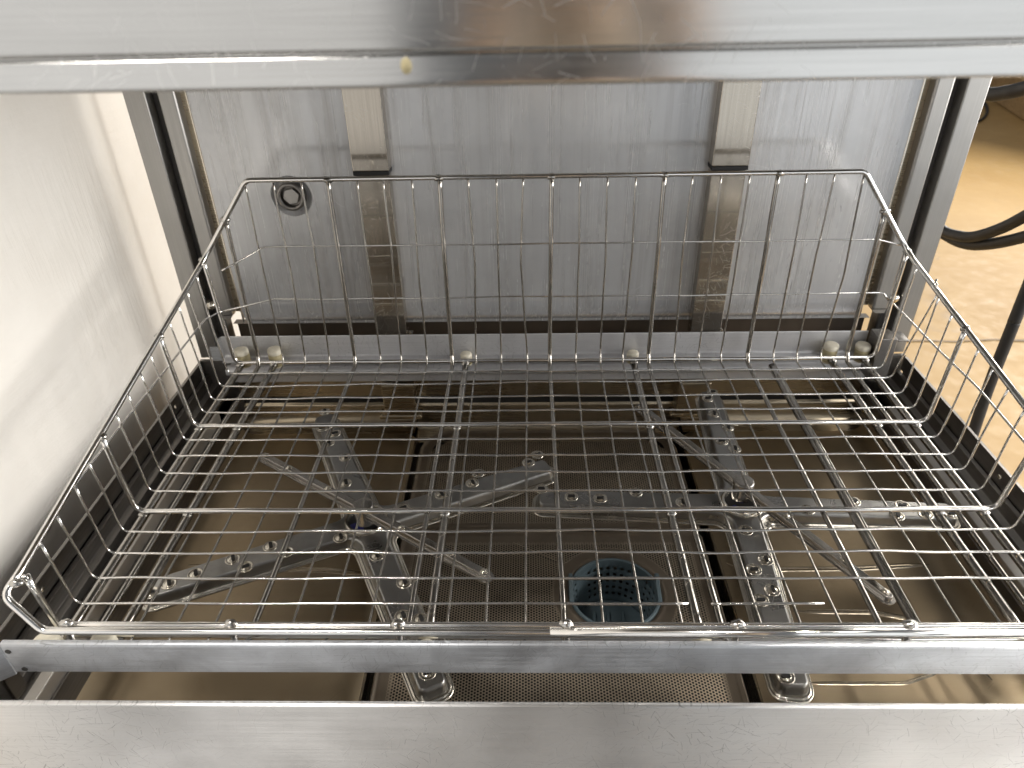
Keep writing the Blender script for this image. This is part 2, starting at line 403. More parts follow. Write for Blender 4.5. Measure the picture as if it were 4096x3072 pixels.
# back panel and its covers
PX, PZ, PR = -.507, .308, .041
g = G(); xs = [-.6635, PX-.06, PX+.06, .6635]; zs = [.076, PZ-.06, PZ+.06, 1.3]
V = [(x, .12, z) for z in zs for x in xs]; F = [(j*4+i, j*4+i+1, j*4+i+5, j*4+i+4) for j in range(3) for i in range(3) if not (i == 1 and j == 1)]
nC = 48; c0 = len(V)
for k_ in range(nC):
    cs, sn = math.cos(R(k_*7.5)), math.sin(R(k_*7.5)); q_ = .06/max(abs(cs), abs(sn))
    V += [(PX+PR*cs, .12, PZ+PR*sn), (PX+q_*cs, .12, PZ+q_*sn)]
for k_ in range(nC): j_ = (k_+1) % nC; F.append((c0+2*k_, c0+2*j_, c0+2*j_+1, c0+2*k_+1))
g.add(V, F); bp = g.build('back_panel', M['back'], mac, smooth=False)
g = G(); g.sheet([(.12, .0759), (.1204, .066), (.122, .053), (.126, .040), (.1325, .029), (.143, .021), (.143, .015)], 'X', -.6635, .6635); g.build('panel_coving', M['back'], mac)
g = G(); g.sheet([(.143, .0149), (.165, .0145), (.165, -.3)], 'X', -.7, .7); g.build('rear_shade_sheet', M['recess'], mac, smooth=False)  # dark sheet stands for the shade under the back panel
for x0, x1 in ((-.6655, -.6638), (.6638, .6655)): g = G(); g.box(x0, x1, .1185, .1265, .03, 1.3); g.build('panel_fold', M['nozzle'], mac, smooth=False)
for x0, x1 in ((-.369, -.3045), (.3015, .3655)):
    g = G(); g.box(x0, x1, .09, .1195, -.07, .356); g.build('duct_cover', M['rib'], mac, bevel=.0018)
    g = G(); g.box(x0-.002, x1+.002, .0865, .1193, .364, 1.3); g.build('duct_sleeve', M['rib'], mac, bevel=.0018)
    g = G(); g.box(x0-.002, x1+.002, .0865, .119, .356, .3638); g.build('sleeve_seal', M['rubber'], mac, bevel=.001)
    for z, h in ((.128, .006), (.083, .005), (.192, .002)):
        g = G(); g.box(x0+.002, x1-.002, .0893, .0905, z, z+h); g.build('cover_seam', M['nozzle'], mac, bevel=.0004)
    g = G(); g.box(x1, x1+.01, .1, .12, .004, .007); g.box(x1+.002, x1+.008, .102, .108, .007, .012); g.build('cover_tab', M['nozzle'], mac, bevel=.0008)
# plug with hexagon recess in a dished hole
g = G(); prof = [(.041, .1201), (.0400, .1212), (.0375, .1245), (.034, .1285), (.031, .1305), (.0285, .131)]
g.lathe([(r, y) for r, y in prof], 48, (PX, 0, PZ), 'Y'); g.f = [q for q in g.f if len(q) == 4]; dish = g.build('plug', M['back'], mac, auto=False)
g = G(); g.lathe([(.0285, .131), (.0285, .1165), (.0265, .114), (.0225, .1135), (.0205, .115), (.0200, .127)], 40, (PX, 0, PZ), 'Y'); g.build('plug_collar', M['side'], dish)
hx = [(.0165*math.cos(R(60*k+12)), .0165*math.sin(R(60*k+12))) for k in range(6)]
g = G(); g.prism([(PX+a, PZ+b) for a, b in hx], 'Y', .1175, .1265); g.build('plug_hexagon', M['post'], dish, bevel=.001)
# rear lip and back wall of the tank
g = G(); prof = [(.118, -.04), (.118, -.052), (.075, -.054), (.068, -.0475), (.058, -.0465), (.0505, -.0515), (.049, -.059), (.053, -.066), (.06, -.068), (.064, -.070), (.066, -.078), (.066, -.09), (.085, -.094), (.1, -.098)]
g.sheet(prof, 'X', -.70, .70); g.build('rear_lip', M['rearbar'], mac)
# tank walls: back with a pressed bead, front, sides; floor pans with fillets
def pan_back(x0, x1, zf, yo, nm):
    g = G()
    line = [(.1, -.0985), (.1, -.165), (.0985, -.1685), (.0945, -.171), (.0925, -.1735), (.0915, -.178), (.0915, zf+.026), (.0885, zf+.014), (.080, zf+.005), (.05, zf)]
    g.sheet([(y+yo, z) for y, z in line], 'X', x0, x1); return g.build(nm, M['tankwall'], mac)
ZP = -.222
pan_back(-.709, -.304, ZP, 0, 'tank_back'); pan_back(.304, .709, ZP, 0, 'tank_back'); 
g = G(); line = [(.1, -.0985), (.1, -.167), (.0985, -.1715), (.0950, -.1745), (.0935, -.180), (.0925, -.215), (.0905, -.232), (.0865, -.238), (.081, -.2395), (.06, -.256)]
g.sheet(line, 'X', -.3035, .3035); g.build('tank_back', M['tankwall'], mac)
for sg in (-1, 1):
    g = G(); nx, ny = 26, 40; v = []; f = []
    # floor pan: rounded rectangular field pressed a little lower, cross-fall towards the strainer
    for j in range(ny+1):
        for i in range(nx+1):
            X = .304+(.709-.304)*i/nx; Y = -.753+(.05+.753)*j/ny
            z = ZP
            d = min((.709-X)/.035, 1); z += (1-d)**2*.03
            d = min((X-.304)/.02, 1); z -= (1-d)**2*.012
            d = min((Y+.753)/.03, 1); z += (1-d)**2*.03
            v.append((X*sg, Y, z))
    for j in range(ny):
        for i in range(nx):
            a = j*(nx+1)+i; f.append((a, a+1, a+nx+2, a+nx+1))
    g.add(v, f).build('tank_floor', M['tank'], mac)
    g = G(); g.box(min(.7095*sg, .713*sg), max(.7095*sg, .713*sg), -.753, .1, -.23, -.1475); g.build('tank_side', M['side'], mac, smooth=False)
    # inner side wall of the strainer well
    g = G(); g.box(min(.3005*sg, .3035*sg), max(.3005*sg, .3035*sg), -.753, .08, -.30, ZP-.0125); g.build('well_side', M['tankwall'], mac, smooth=False)
g = G(); g.box(-.713, .713, -.7535, -.7505, -.30, -.16); g.build('tank_front', M['tankwall'], mac, smooth=False)
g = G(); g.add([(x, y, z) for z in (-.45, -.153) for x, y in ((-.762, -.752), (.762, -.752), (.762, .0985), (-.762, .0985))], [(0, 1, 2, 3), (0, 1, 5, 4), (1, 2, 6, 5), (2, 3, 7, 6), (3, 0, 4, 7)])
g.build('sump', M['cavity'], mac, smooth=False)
# pressed beads in the pans
def bead(pts, r, sx=1, nm='pan_bead'):
    g = G(); P = wavy(rounded([(x*sx, y, ZP-.001) for x, y in pts], .04, 8), 0, .01); n_ = len(P); g.tube(P, [max(.0008, r*min(1, i_/6, (n_-1-i_)/6)) for i_ in range(n_)], 12)
    g.v = [(a, b, ZP-.001+(c-ZP+.001)*.45) for a, b, c in g.v]; return g.build(nm, M['bead'], mac)  # brighter steel than the pan puts the bead highlights into the colour
bead([(.31, -.342), (.34, -.366), (.41, -.358), (.54, -.356), (.69, -.345)], .007)
bead([(.37, -.449), (.52, -.451), (.575, -.463), (.625, -.50), (.66, -.60)], .006)
bead([(.34, -.583), (.52, -.583), (.575, -.565), (.60, -.53)], .004)
bead([(.31, -.342), (.34, -.366), (.41, -.358), (.54, -.356), (.69, -.345)], .007, -1)
# ducts standing in the tank, feeding the arms
for x0, x1 in ((-.368, -.2965), (.283, .354)):
    g = G(); g.box(x0, x1, .055, .0995, -.172, -.0945); g.build('feed_duct', M['tankwall'], mac, bevel=.003)
    g = G(); g.box(x0-.012, x1+.012, .05, .0805, -.184, -.1725); g.build('duct_flange', M['bead'], mac, bevel=.003)
    for xx in (x0-.006, x1+.006):
        g = G(); g.lathe([(.003, 0), (.003, .002), (.0, .003)], 10, (xx, .052, -.1725)); g.build('screw', M['nozzle'], mac)
# bolts inside the tank corner
for x, y, z in ((-.7095, -.664, -.118), (-.7095, -.708, -.112), (.7095, -.60, -.118)):
    s_ = -1 if x < 0 else 1
    g = G(); g.lathe([(.009, 0), (.009, .002), (.006, .0022), (.006, .007), (.003, .0072), (.003, .012), (0, .0125)], 12, (0, 0, 0), 'X'); 
    g.v = [(x-s_*a, y+b, z-.05+c) for a, b, c in g.v]; g.build('bolt', M['nozzle'], mac)
# lifted hood
g = G(); prof = [(-.8, 1.4), (-.8, .6895), (-.7993, .6878), (-.7975, .6868), (-.7958, .6866), (-.7958, .6858), (-.7985, .6852), (-.7993, .6842), (-.8018, .6722), (-.8022, .6700), (-.8015, .6686), (-.7995, .668), (-.785, .668), (-.784, .7), (-.784, 1.4)]
g.sheet(prof, 'X', -.79, .79); hood = g.build('hood', M['hood'], mac)
g = G(); g.lathe([(0, -.0011), (.0028, -.0007), (.0034, 0)], 14, (-.112, -.8004, .6795), 'Y'); g.v = [(a, b, .6795+(c-.6795)*1.5) for a, b, c in g.v]; g.build('residue_drop', M['capdirt'], hood)
g = G(); g.box(-.79, -.786, -.7995, .09, .67, 1.4); g.build('hood_side', M['post'], hood, smooth=False)
g = G(); g.box(.786, .79, -.7995, .09, .67, 1.4); g.build('hood_side', M['post'], hood, smooth=False)
g = G(); g.box(-.79, .79, -.8, .1, 1.4, 1.404); g.build('hood_top', M['post'], hood, smooth=False)

# ================================================================== rack frame
fr = thing('rack_frame', 'flat steel frame with front and rear bars carrying the wire basket', 'frame', (0, -.34, -.008))
g = G(); prof = [(-.72, -.003), (-.7205, .0445), (-.7195, .0475), (-.7175, .0485), (-.714, .0485), (-.7125, .047), (-.712, .044), (-.7115, -.003)]
g.prism(prof, 'X', -.668, .735); g.build('front_bar', M['bar'], fr, smooth=False)
g = G(); g.prism([(-.669, -.7205), (-.7, -.742), (-.715, -.742), (-.715, -.738), (-.7005, -.738), (-.669, -.7165)], 'Z', -.008, .047); g.build('bar_end', M['bar'], fr, bevel=.001)
g = G(); g.box(-.703, -.7, -.715, -.69, -.075, -.004); g.box(-.7265, -.7, -.715, -.712, -.075, -.004); g.build('bar_bracket', M['side'], fr, bevel=.0006)
for x, z in ((-.662, .036), (-.655, .003)):
    g = G(); g.lathe([(.0035, 0), (.0035, .0008), (.0, .001)], 10, (x, -.7206, z), 'Y'); g.v = [(a, -2*.7206-b, c) for a, b, c in g.v]; g.build('rivet', M['dark'], fr)
g = G()
prof = [(.0475, .036), (.0445, .0365), (.0435, .035), (.043, -.006), (.0415, -.010), (.038, -.012), (.022, -.0125), (.022, -.0145), (.045, -.0145)]
g.sheet(prof, 'X', -.687, .652); g.build('rear_bar', M['rearbar'], fr)
for sg in (-1, 1):
    g = G()
    if sg > 0:
        g.box(.6545, .690, -.003, .0425, -.055, .043); g.box(.6905, .713, -.003, .036, .037, .0405)
        g.build('corner_bracket', M['side'], fr, bevel=.004)
    else:
        g.prism([(-.687, .036), (-.6975, .030), (-.6975, .013), (-.716, .012), (-.716, -.02), (-.687, -.02)], 'Y', .0425, .0455)
        g.build('corner_bracket', M['bar'], fr)
g = G(); g.tube([(.46, .018, -.03), (.46, -.685, -.03)], .0075, 12); g.build('support_tube', M['dullwire'], fr)

# ================================================================== wire basket
bk = thing('wire_basket', 'wide welded wire basket with sloping sides lying in the rack frame', 'basket', (0, -.34, -.01))
RT, RN = .0043, .0018           # thick and thin wire radius
Q = .22127; CP = .05
def wire(nm, pts, r, mat='wire', n=8): 
    g = G(); g.tube(pts, r, n); return g.build(nm, M[mat], bk, auto=False)
def blob(p, r, parent, sx=1.4):
    me = bpy.data.meshes.new('weld_bead'); bm = bmesh.new(); bmesh.ops.create_icosphere(bm, subdivisions=2, radius=r)
    for v_ in bm.verts: v_.co *= 1+random.uniform(-.18, .18); v_.co.x *= sx; v_.co += Vector(p)
    bm.to_mesh(me); bm.free(); return link('weld_bead', me, M['weld'], parent)
YB, ZB = .012, .373
def rim_side_z(Y): return .228+.187*Y        # height of the sloping side rim
rp = [(-.547, YB, ZB), (.549, YB, ZB), (.657, .0, .227), (.676, -.664, .104), (.676, -.686, .093), (.632, -.7035, .052), (.0, -.7035, .0495), (-.624, -.7035, .052), (-.666, -.686, .093), (-.657, -.664, .104), (-.655, 0, .228)]
rad = [.02, .02, .05, .05, .02, .02, 0, .02, .02, .05, .05]
g = G(); g.tube(rounded(rp, rad, 6, closed=True), .0048, 10, closed=True); rim = g.build('rim', M['wire'], bk, auto=False)
g = G(); g.tube([(-.02, -.7037, .0495), (.628, -.7037, .0515)], .0055, 12); g.build('rim_sleeve', M['wire'], rim, auto=False)
for q in range(5): blob((.6605+random.uniform(-.003, .003), -.112+random.uniform(-.004, .004), .2125+q*.0022), .0022, rim, 1.)
wire('front_rod', wavy([(-.605, -.6945, .0512), (.605, -.6945, .0502)], .0003, .05), RT)
# transverse wires: floor and both sides in one bent wire
XL, XR = -.648, .6555
def side_x(z, sg, Y=0): return (XL-.010*z/.228) if sg < 0 else (.657-.0286*Y)
k = 0
rows = [(0, True)]+[(-.2*i*Q, i % 5 == 0) for i in range(1, 16)]
for i, (Y, thick) in enumerate(rows):
    if i == 14:      # this one is broken into two pieces
        for a, b in ((None, .163), (.192, .338)):
            if a is None:
                zt = rim_side_z(Y); P = [(side_x(zt, -1), Y, zt), (XL, Y, 0), (b, Y, 0)]
                wire('floor_wire', wavy(rounded(P, .016, 6), .0006), RN)
            else: wire('floor_wire', wavy([(a, Y, 0), (b, Y, 0)], .0005), RN)
        continue
    if i == 15: Y = -.676
    zt = rim_side_z(max(Y, -.664)); r = RT if thick else RN
    yl = yr = Y; yk = 0
    if not thick: yl += random.uniform(-.003, .003); yr += random.uniform(-.003, .003)
    yrt = yr
    zR = zt
    if i == 2: yr += .012; yrt = yr-.05; zR = rim_side_z(yrt)
    P = [(side_x(zt, -1), yl, zt), (XL, yl, 0), (XR, yr, 0), (side_x(zR, 1, yrt), yrt, zR)]
    if i == 15: P = [(-.648, -.664, .104), (-.638, -.668, .0), (.640, -.676, 0), (.675, -.664, .104)]
    P = rounded(P, .018 if thick else .014, 6)
    a = .0005 if thick else .0013
    wo = wire('floor_wire', wavy(P, a, .02, (14, 37)), r)
    if thick:
        for sg, X, YY in ((-1, side_x(zt, -1), Y), (1, side_x(zt, 1, Y), Y)): blob((X, YY, zt-.001), .0058, wo)
# lengthwise wires: down the back, under the floor, up the front for the thick ones
for i in range(-12, 13):
    X = i*CP; thick = i % 4 == 0; r = RT if thick else RN
    zt = ZB if abs(X) < .548 else .373-(abs(X)-.548)*1.355
    yt = YB if abs(X) < .548 else .0075
    zb = -.0068 if thick else -.0045
    x2 = X+(0 if thick else random.uniform(-.004, .004)); xk = X+(0 if thick else random.uniform(-.007, .007)); zk = random.uniform(.17, .25)
    top = [(X+(0 if thick else random.uniform(-.002, .002)), yt+.003, zt), (xk if not thick else X, .0075, zk), (x2, .0035, .012), (x2, -.006, zb)]
    end = [(X, -.684, zb), (X, -.700, .010), (X, -.6955, .050)] if thick else [(X, -.684, zb)]
    P = rounded(top[:], [0, .05 if not thick else .2, .012, 0], 5)+[Vector(e) for e in rounded([(x2, -.02, zb)]+end, .014, 5)]
    wo = wire('lengthwise_wire', wavy(P, .0004 if thick else .0007, .02, (11, 31)), r, 'dullwire')
    if thick:
        blob((X, yt, zt-.001), .0062, wo, 1.6)
        blob((X, -.6945, .0535), .0062, wo, 1.5)
# horizontal wires of the back and sides
wire('back_wire', wavy(rounded([(-.601, -.056, .229), (-.541, .009, .248), (.6, .009, .248), (.652, .0, .237)], .008, 4), .0008), RN)
wire('side_wire', wavy(rounded([(-.6555, -.56, .124), (-.6555, -.25, .130), (-.655, -.06, .132), (-.648, -.004, .120), (-.60, .0, .128), (-.541, .009, .139), (.64, .009, .139), (.652, .004, .125)], .01, 4), .0009), RN)
wire('side_wire', wavy([(.6555, -.012, .125), (.661, -.3, .1235), (.674, -.655, .09)], .0007), RN)
# runners with rubber bumpers
for X in (-.640, -.5705, -.1725, .1715, .5725, .6385):
    g = G(); g.tube(wavy([(X, .012, -.0103), (X, -.678, -.0103)], .0004, .05), .0066, 10); ro = g.build('runner_rod', M['runner'], bk, auto=False)
    for y0, s_ in ((.012, 1), (-.677, -1)):
        tx, ty = random.uniform(-.12, .12), random.uniform(-.1, .1); side_ = abs(X) > .3
        rr = .0148 if side_ else .0122; zt = .0205 if side_ else .0065; yc = .021 if s_ > 0 else -.689
        def lean(g_): g_.v = [(X+a+tx*c, yc+b+ty*c, c) for a, b, c in g_.v]; return g_
        g = G(); g.lathe([(rr*.55, -.021), (rr*.9, -.0195), (rr*.94, zt-.011), (rr*1.0, zt-.0098), (rr*1.0, zt-.004), (rr*.9, zt-.0012), (rr*.6, zt-.0002), (0, zt)], 20)
        lean(g).build('bumper', M['cap'], ro, auto=False)
        g = G(); g.lathe([(rr*.97, -.016), (rr*1.0, -.014), (rr*.99, zt-.0125), (rr*.96, zt-.0115)], 20); g.f = [q for q in g.f if len(q) == 4]
        lean(g).build('bumper_collar', M['capdirt'] if s_ > 0 else M['cap'], ro, auto=False)
    for Y in (0, -Q, -2*Q):
        blob((X, Y-.003, -.006), .0045, ro, 1.8)

# ================================================================== wash arms
def cross_outline(w, L, rf, re, n=6, taper=.86):
    """outline of a four-armed cross, counter-clockwise; w half width, L half length"""
    pts = []
    for q in range(4):
        a = R(90*q); c, s_ = math.cos(a), math.sin(a)
        def T(x, y): pts.append((x*c-y*s_, x*s_+y*c))
        we = w*taper
        # along +x arm: from the inner corner below to the inner corner above
        for k in range(n+1):            # lower end corner
            t = R(-90+90*k/n); T(L-re+re*math.cos(t), -we+re+re*math.sin(t))
        for k in range(n+1):            # upper end corner
            t = R(90*k/n); T(L-re+re*math.cos(t), we-re+re*math.sin(t))
        cx, cy = w+rf, w+rf             # fillet between this arm and the next
        for k in range(n+1):
            t = R(270-90*k/n); T(cx+rf*math.cos(t), cy+rf*math.sin(t))
    return pts
def wash_arm(ctr, rot, z, label, L):
    t = thing('wash_arm', label, 'wash arm', (ctr[0], ctr[1], z-.03), 'cross shaped wash arms')
    cr, sr = math.cos(rot), math.sin(rot)
    W = lambda p, zz: (ctr[0]+p[0]*cr-p[1]*sr, ctr[1]+p[0]*sr+p[1]*cr, zz)
    w0 = .0350
    lay = [(0, -.0225), (-.0006, -.0215), (.0, -.0200), (.0012, -.0188), (.0024, -.0184), (.0034, -.0190), (.0044, -.0186), (.0056, -.0172), (.0068, -.0168), (.0080, -.0176), (.0092, -.0172)]
    top = [(.0092, -.0172), (.0100, -.0140), (.0108, -.0095), (.0118, -.0052), (.0130, -.0024), (.0146, -.0007), (.0166, .0)]
    def skin(lay_):
        V = []; F = []
        for d, dz in lay_:
            o = cross_outline(w0-d, L-d, .018+d, max(.004, .022-d)); n = len(o); V += [W(p, z+dz) for p in o]
        for i in range(len(lay_)-1):
            for k_ in range(n): F.append((i*n+k_, i*n+(k_+1) % n, (i+1)*n+(k_+1) % n, (i+1)*n+k_))
        return V, F, n
    V, F, n = skin(lay); F.append(tuple(range(n-1, -1, -1)))
    g = G(); g.add(V, F); g.build('seam_flange', M['flange'], t, auto=False)
    V, F, n = skin(top); F.append(tuple((len(top)-1)*n+k_ for k_ in range(n)))
    g = G(); g.add(V, F); g.build('arm_body', M['arm'], t)
    # hub: bright ring round a dark well with a blue seal, spindle carrying the rinse arm
    g = G(); g.lathe([(.037, 0), (.0365, .004), (.034, .0065), (.031, .006), (.0295, .003), (.0292, .001)], 40, (ctr[0], ctr[1], z+.0002)); hub = g.build('hub_ring', M['nozzle'], t)
    g = G(); g.lathe([(.0291, .0002), (.0291, .0012), (.012, .0014), (.012, .0015)], 32, (ctr[0], ctr[1], z)); g.build('hub_well', M['cavity'], hub)
    g = G(); ring = []
    for a in range(11):
        for rr, zz in ((.0285, .0018), (.0285, .0045), (.018, .0045)):
            th = R(180+30+a*6); ring.append((ctr[0]+rr*math.cos(th), ctr[1]+rr*math.sin(th), z+zz))
    g.add(ring, [(3*a+b, 3*a+b+1, 3*a+b+4, 3*a+b+3) for a in range(10) for b in range(2)]); g.build('seal', M['seal'], hub)
    return t
def nozzle(t, x, y, z, ang, proto={}):
    if 'd' not in proto:
        g = G(); g.lathe([(.0125, .0), (.0118, .0010), (.0105, .0012), (.0090, .0003), (.0082, .0002), (.0068, .0012), (.0045, .0024), (.0022, .0030), (.0, .0031)], 24); 
        o = g.build('nozzle', M['nozzle'], t, auto=False); proto['d'] = o.data; bpy.data.objects.remove(o)
        g = G(); P = [(.0029*math.cos(R(a))+(.0036 if -90 < a < 90 else -.0036), .0029*math.sin(R(a))) for a in (-75, -35, 0, 35, 75, 105, 145, 180, 215, 255)]
        g.prism(P, 'Z', .0005, .0040); o = g.build('nozzle_slot', M['cavity'], t, smooth=False); proto['s'] = o.data; bpy.data.objects.remove(o)
    wl = parent_world(t)
    o = bpy.data.objects.new('nozzle', proto['d']); col.objects.link(o); o.parent = t; o.location = (x-wl.x, y-wl.y, z-wl.z); o.rotation_euler.z = ang
    s_ = bpy.data.objects.new('nozzle_slot', proto['s']); col.objects.link(s_); s_.parent = o; s_.location = (0, -.0012, 0)
ZA = -.095
wl_ = wash_arm((-.3195, -.3655), R(-64.6), ZA, 'steel cross shaped wash arm turned askew, under the left half of the basket', .358)
for x, y in [(-.468, -.044), (-.459, -.101), (-.429, -.119), (-.435, -.150), (-.392, -.195), (-.376, -.269), (-.355, -.405), (-.288, -.445), (-.262, -.335), (-.199, -.301), (-.146, -.270), (-.137, -.243), (-.045, -.213), (-.028, -.190), (-.466, -.424), (-.436, -.437), (-.492, -.468), (-.518, -.452), (-.566, -.483), (-.600, -.502), (-.620, -.520), (-.236, -.5), (-.229, -.563), (-.202, -.569), (-.196, -.603), (-.182, -.656)]:
    nozzle(wl_, x, y, ZA+.0002, random.choice((R(25), R(115))))
wr_ = wash_arm((.3225, -.3245), R(-93.2), ZA, 'steel cross shaped wash arm set square, under the right half of the basket', .362)
for x, y in [(-.022, -.287), (.03, -.307), (.08, -.312), (.144, -.296), (.22, -.323), (.347, .02), (.332, -.005), (.332, -.06), (.349, -.107), (.327, -.151), (.346, -.175), (.428, -.342), (.512, -.322), (.311, -.39), (.325, -.455), (.302, -.475), (.318, -.515), (.296, -.534), (.591, -.332), (.663, -.353), (.62, -.354), (.571, -.357), (.294, -.66)]:
    nozzle(wr_, x, y, ZA+.0002, random.choice((0, R(90))))

def rinse_arm(a, b, z, label):
    a = Vector((*a, 0)); b = Vector((*b, 0)); c = (a+b)/2; d = (b-a); L = d.length/2; d.normalize(); nrm = Vector((-d.y, d.x, 0))
    t = thing('rinse_arm', label, 'rinse arm', (c.x, c.y, z-.02), 'narrow rinse arms')
    def outline(ins, zz):
        w_, l_ = .0118-ins, L+.008-ins; P = []
        for s_ in (1, -1):
            for k_ in range(13):
                th = R(-90+180*k_/12); P.append((s_*(l_-w_+w_*math.cos(th)), s_*w_*math.sin(th)))
        # narrower near the middle of each half, wider at the hub
        return [tuple(c+d*x+nrm*y*(1.0 if abs(x) > .05 else 1.0+.15*(1-abs(x)/.05))+Vector((0, 0, zz))) for x, y in P]
    V = []; lay = [(0, -.0105), (0, -.0092), (.003, -.009), (.0035, -.0065), (.0045, -.0062), (.0055, -.001), (.007, 0)]
    for i_, zz in lay: V += outline(i_, z+zz)
    n = len(outline(0, 0)); F = [(i*n+k_, i*n+(k_+1) % n, (i+1)*n+(k_+1) % n, (i+1)*n+k_) for i in range(len(lay)-1) for k_ in range(n)]
    F += [tuple((len(lay)-1)*n+k_ for k_ in range(n)), tuple(range(n-1, -1, -1))]
    g = G(); g.add(V, F); g.build('arm_body', M['rinse'], t)
    g = G(); g.lathe([(.016, -.03), (.016, -.003), (.0175, -.002), (.0175, .004), (.0165, .0062), (.0145, .007), (.0, .0074)], 32, (c.x, c.y, z)); g.build('hub_cap', M['rinse'], t)
    for s_ in (-.97, -.72, -.33, .33, .72, .97):
        p = c+d*(L*s_)
        g = G(); g.lathe([(.0062, .0), (.0058, .0006), (.0046, .0002), (.0036, .002), (.0018, .003), (0, .0032)], 16, (p.x, p.y, z+.0002)); g.build('nozzle', M['nozzle'], t, auto=False)
    return t
ZR_ = -.052
rinse_arm((-.528, -.236), (-.105, -.521), ZR_, 'narrow steel rinse arm crossing over the left wash arm')
rinse_arm((.175, -.085), (.462, -.562), ZR_, 'narrow steel rinse arm lying diagonally over the right wash arm')

# ================================================================== strainer plates
ZS = -.236
FC = (.104, -.400); FR = .081
def plate(name, label, x0, x1, y0, y1, hx0, hx1, hy0, hy1, corner, hole=None):
    t = thing(name, label, 'strainer', ((x0+x1)/2, (y0+y1)/2, ZS), 'perforated strainer plates')
    s_ = .0053; dx = s_*math.sqrt(3)/2; rh = .0020; V = []; F = []; idx = {}
    ro = s_/math.sqrt(3); hx_ = [(math.cos(R(60*q)), math.sin(R(60*q))) for q in range(6)]
    def crease(x, y):
        if not hole: return 0.
        # two faint folds running from the left edge to the basket collar
        d1 = y-(-.31+(x+.02)*-.55); d2 = y-(-.505+(x+.02)*.42)
        w_ = max(0, 1-abs(d1)/.006)*(1 if -.12 < x < .03 else 0)+max(0, 1-abs(d2)/.006)*(1 if -.13 < x < .02 else 0)
        return -.0016*w_
    nx = int((hx1-hx0)/dx); ny = int((hy1-hy0)/s_)
    for i in range(nx+1):
        for j in range(ny+1):
            cx = hx0+i*dx; cy = hy0+j*s_+(s_/2 if i % 2 else 0)
            if cy > hy1: continue
            if hole and math.hypot(cx-hole[0], cy-hole[1]) < hole[3]: continue
            if corner and ((cx-hx0 < .055 and hy1-cy < .055-(cx-hx0)) or (hx1-cx < .055 and hy1-cy < .055-(hx1-cx))): continue
            k0 = len(V)
            for c_, q_ in hx_: V.append((cx+ro*c_, cy+ro*q_, ZS+crease(cx+ro*c_, cy+ro*q_)))
            zc = ZS+crease(cx, cy)
            for c_, q_ in hx_: V.append((cx+rh*c_, cy+rh*q_, zc))
            for q in range(6): F.append((k0+q, k0+(q+1) % 6, k0+6+(q+1) % 6, k0+6+q))
    me = bpy.data.meshes.new('perforated_sheet'); me.from_pydata(V, [], F); me.update()
    o = link('perforated_sheet', me, M['strainer'], t, False); o['kind'] = 'stuff'
    # blank margin with a raised rounded edge, laid just under the perforated field
    rc = .075 if corner else .02
    def ro_(ins, z):
        r_ = max(.004, rc-ins); P = []
        a0, a1, b0, b1 = x0+ins, x1-ins, y0+ins, y1-ins; rl = .004
        for (cx, cy, th, rr) in ((a1-r_, b1-r_, 0, r_), (a0+r_, b1-r_, 90, r_), (a0+rl, b0+rl, 180, rl), (a1-rl, b0+rl, 270, rl)):
            for k_ in range(11): P.append((cx+rr*math.cos(R(th+90*k_/10)), cy+rr*math.sin(R(th+90*k_/10)), z))
        return P
    lay = [(0, ZS-.018), (.0, ZS-.001), (.001, ZS+.002), (.003, ZS+.0032), (.0055, ZS+.002), (.008, ZS-.0006), (.012, ZS-.0007)]
    n = 44; V = []; F = []
    for i_, zz in lay: V += ro_(i_, zz)
    for i in range(len(lay)-1):
        for k_ in range(n): F.append((i*n+k_, i*n+(k_+1) % n, (i+1)*n+(k_+1) % n, (i+1)*n+k_))
    base = (len(lay)-1)*n
    # inner edge of the margin: the perforated field's own rectangle (rounded), bridged to the ring
    inn = []
    e = .004
    r_ = .045 if corner else .004; rl = .004
    X0, X1, Y0, Y1 = hx0+e, hx1-e, hy0+e, hy1-e
    for (cx, cy, th, rr) in ((X1-r_, Y1-r_, 0, r_), (X0+r_, Y1-r_, 90, r_), (X0+rl, Y0+rl, 180, rl), (X1-rl, Y0+rl, 270, rl)):
        for k_ in range(11): inn.append((cx+rr*math.cos(R(th+90*k_/10)), cy+rr*math.sin(R(th+90*k_/10)), ZS-.0016))
    V += inn
    for k_ in range(n): F.append((base+k_, base+(k_+1) % n, base+n+(k_+1) % n, base+n+k_))
    g = G(); g.add(V, F); g.build('plate_margin', M['collar'], t)
    if hole:
        g = G(); H = hole
        g.lathe([(H[3]+.006, -.0014), (H[3], .0006), (H[2]+.012, .001), (H[2]+.007, .003), (H[2]+.003, .0038), (H[2], .002), (H[2]-.0006, -.004), (H[2]-.0006, -.03)], 56, (H[0], H[1], ZS)); 
        g.f = [q for q in g.f if len(q) == 4]; g.build('collar', M['collar'], t)
    return t
plate('strainer_plate', 'rear perforated steel strainer plate with two rounded corners', -.289, .284, -.247, .076, -.264, .262, -.225, .055, True)
plate('strainer_plate', 'front perforated steel strainer plate holding the blue filter basket', -.289, .284, -.7475, -.2505, -.262, .258, -.722, -.278, False, hole=(FC[0], FC[1], FR, .104))

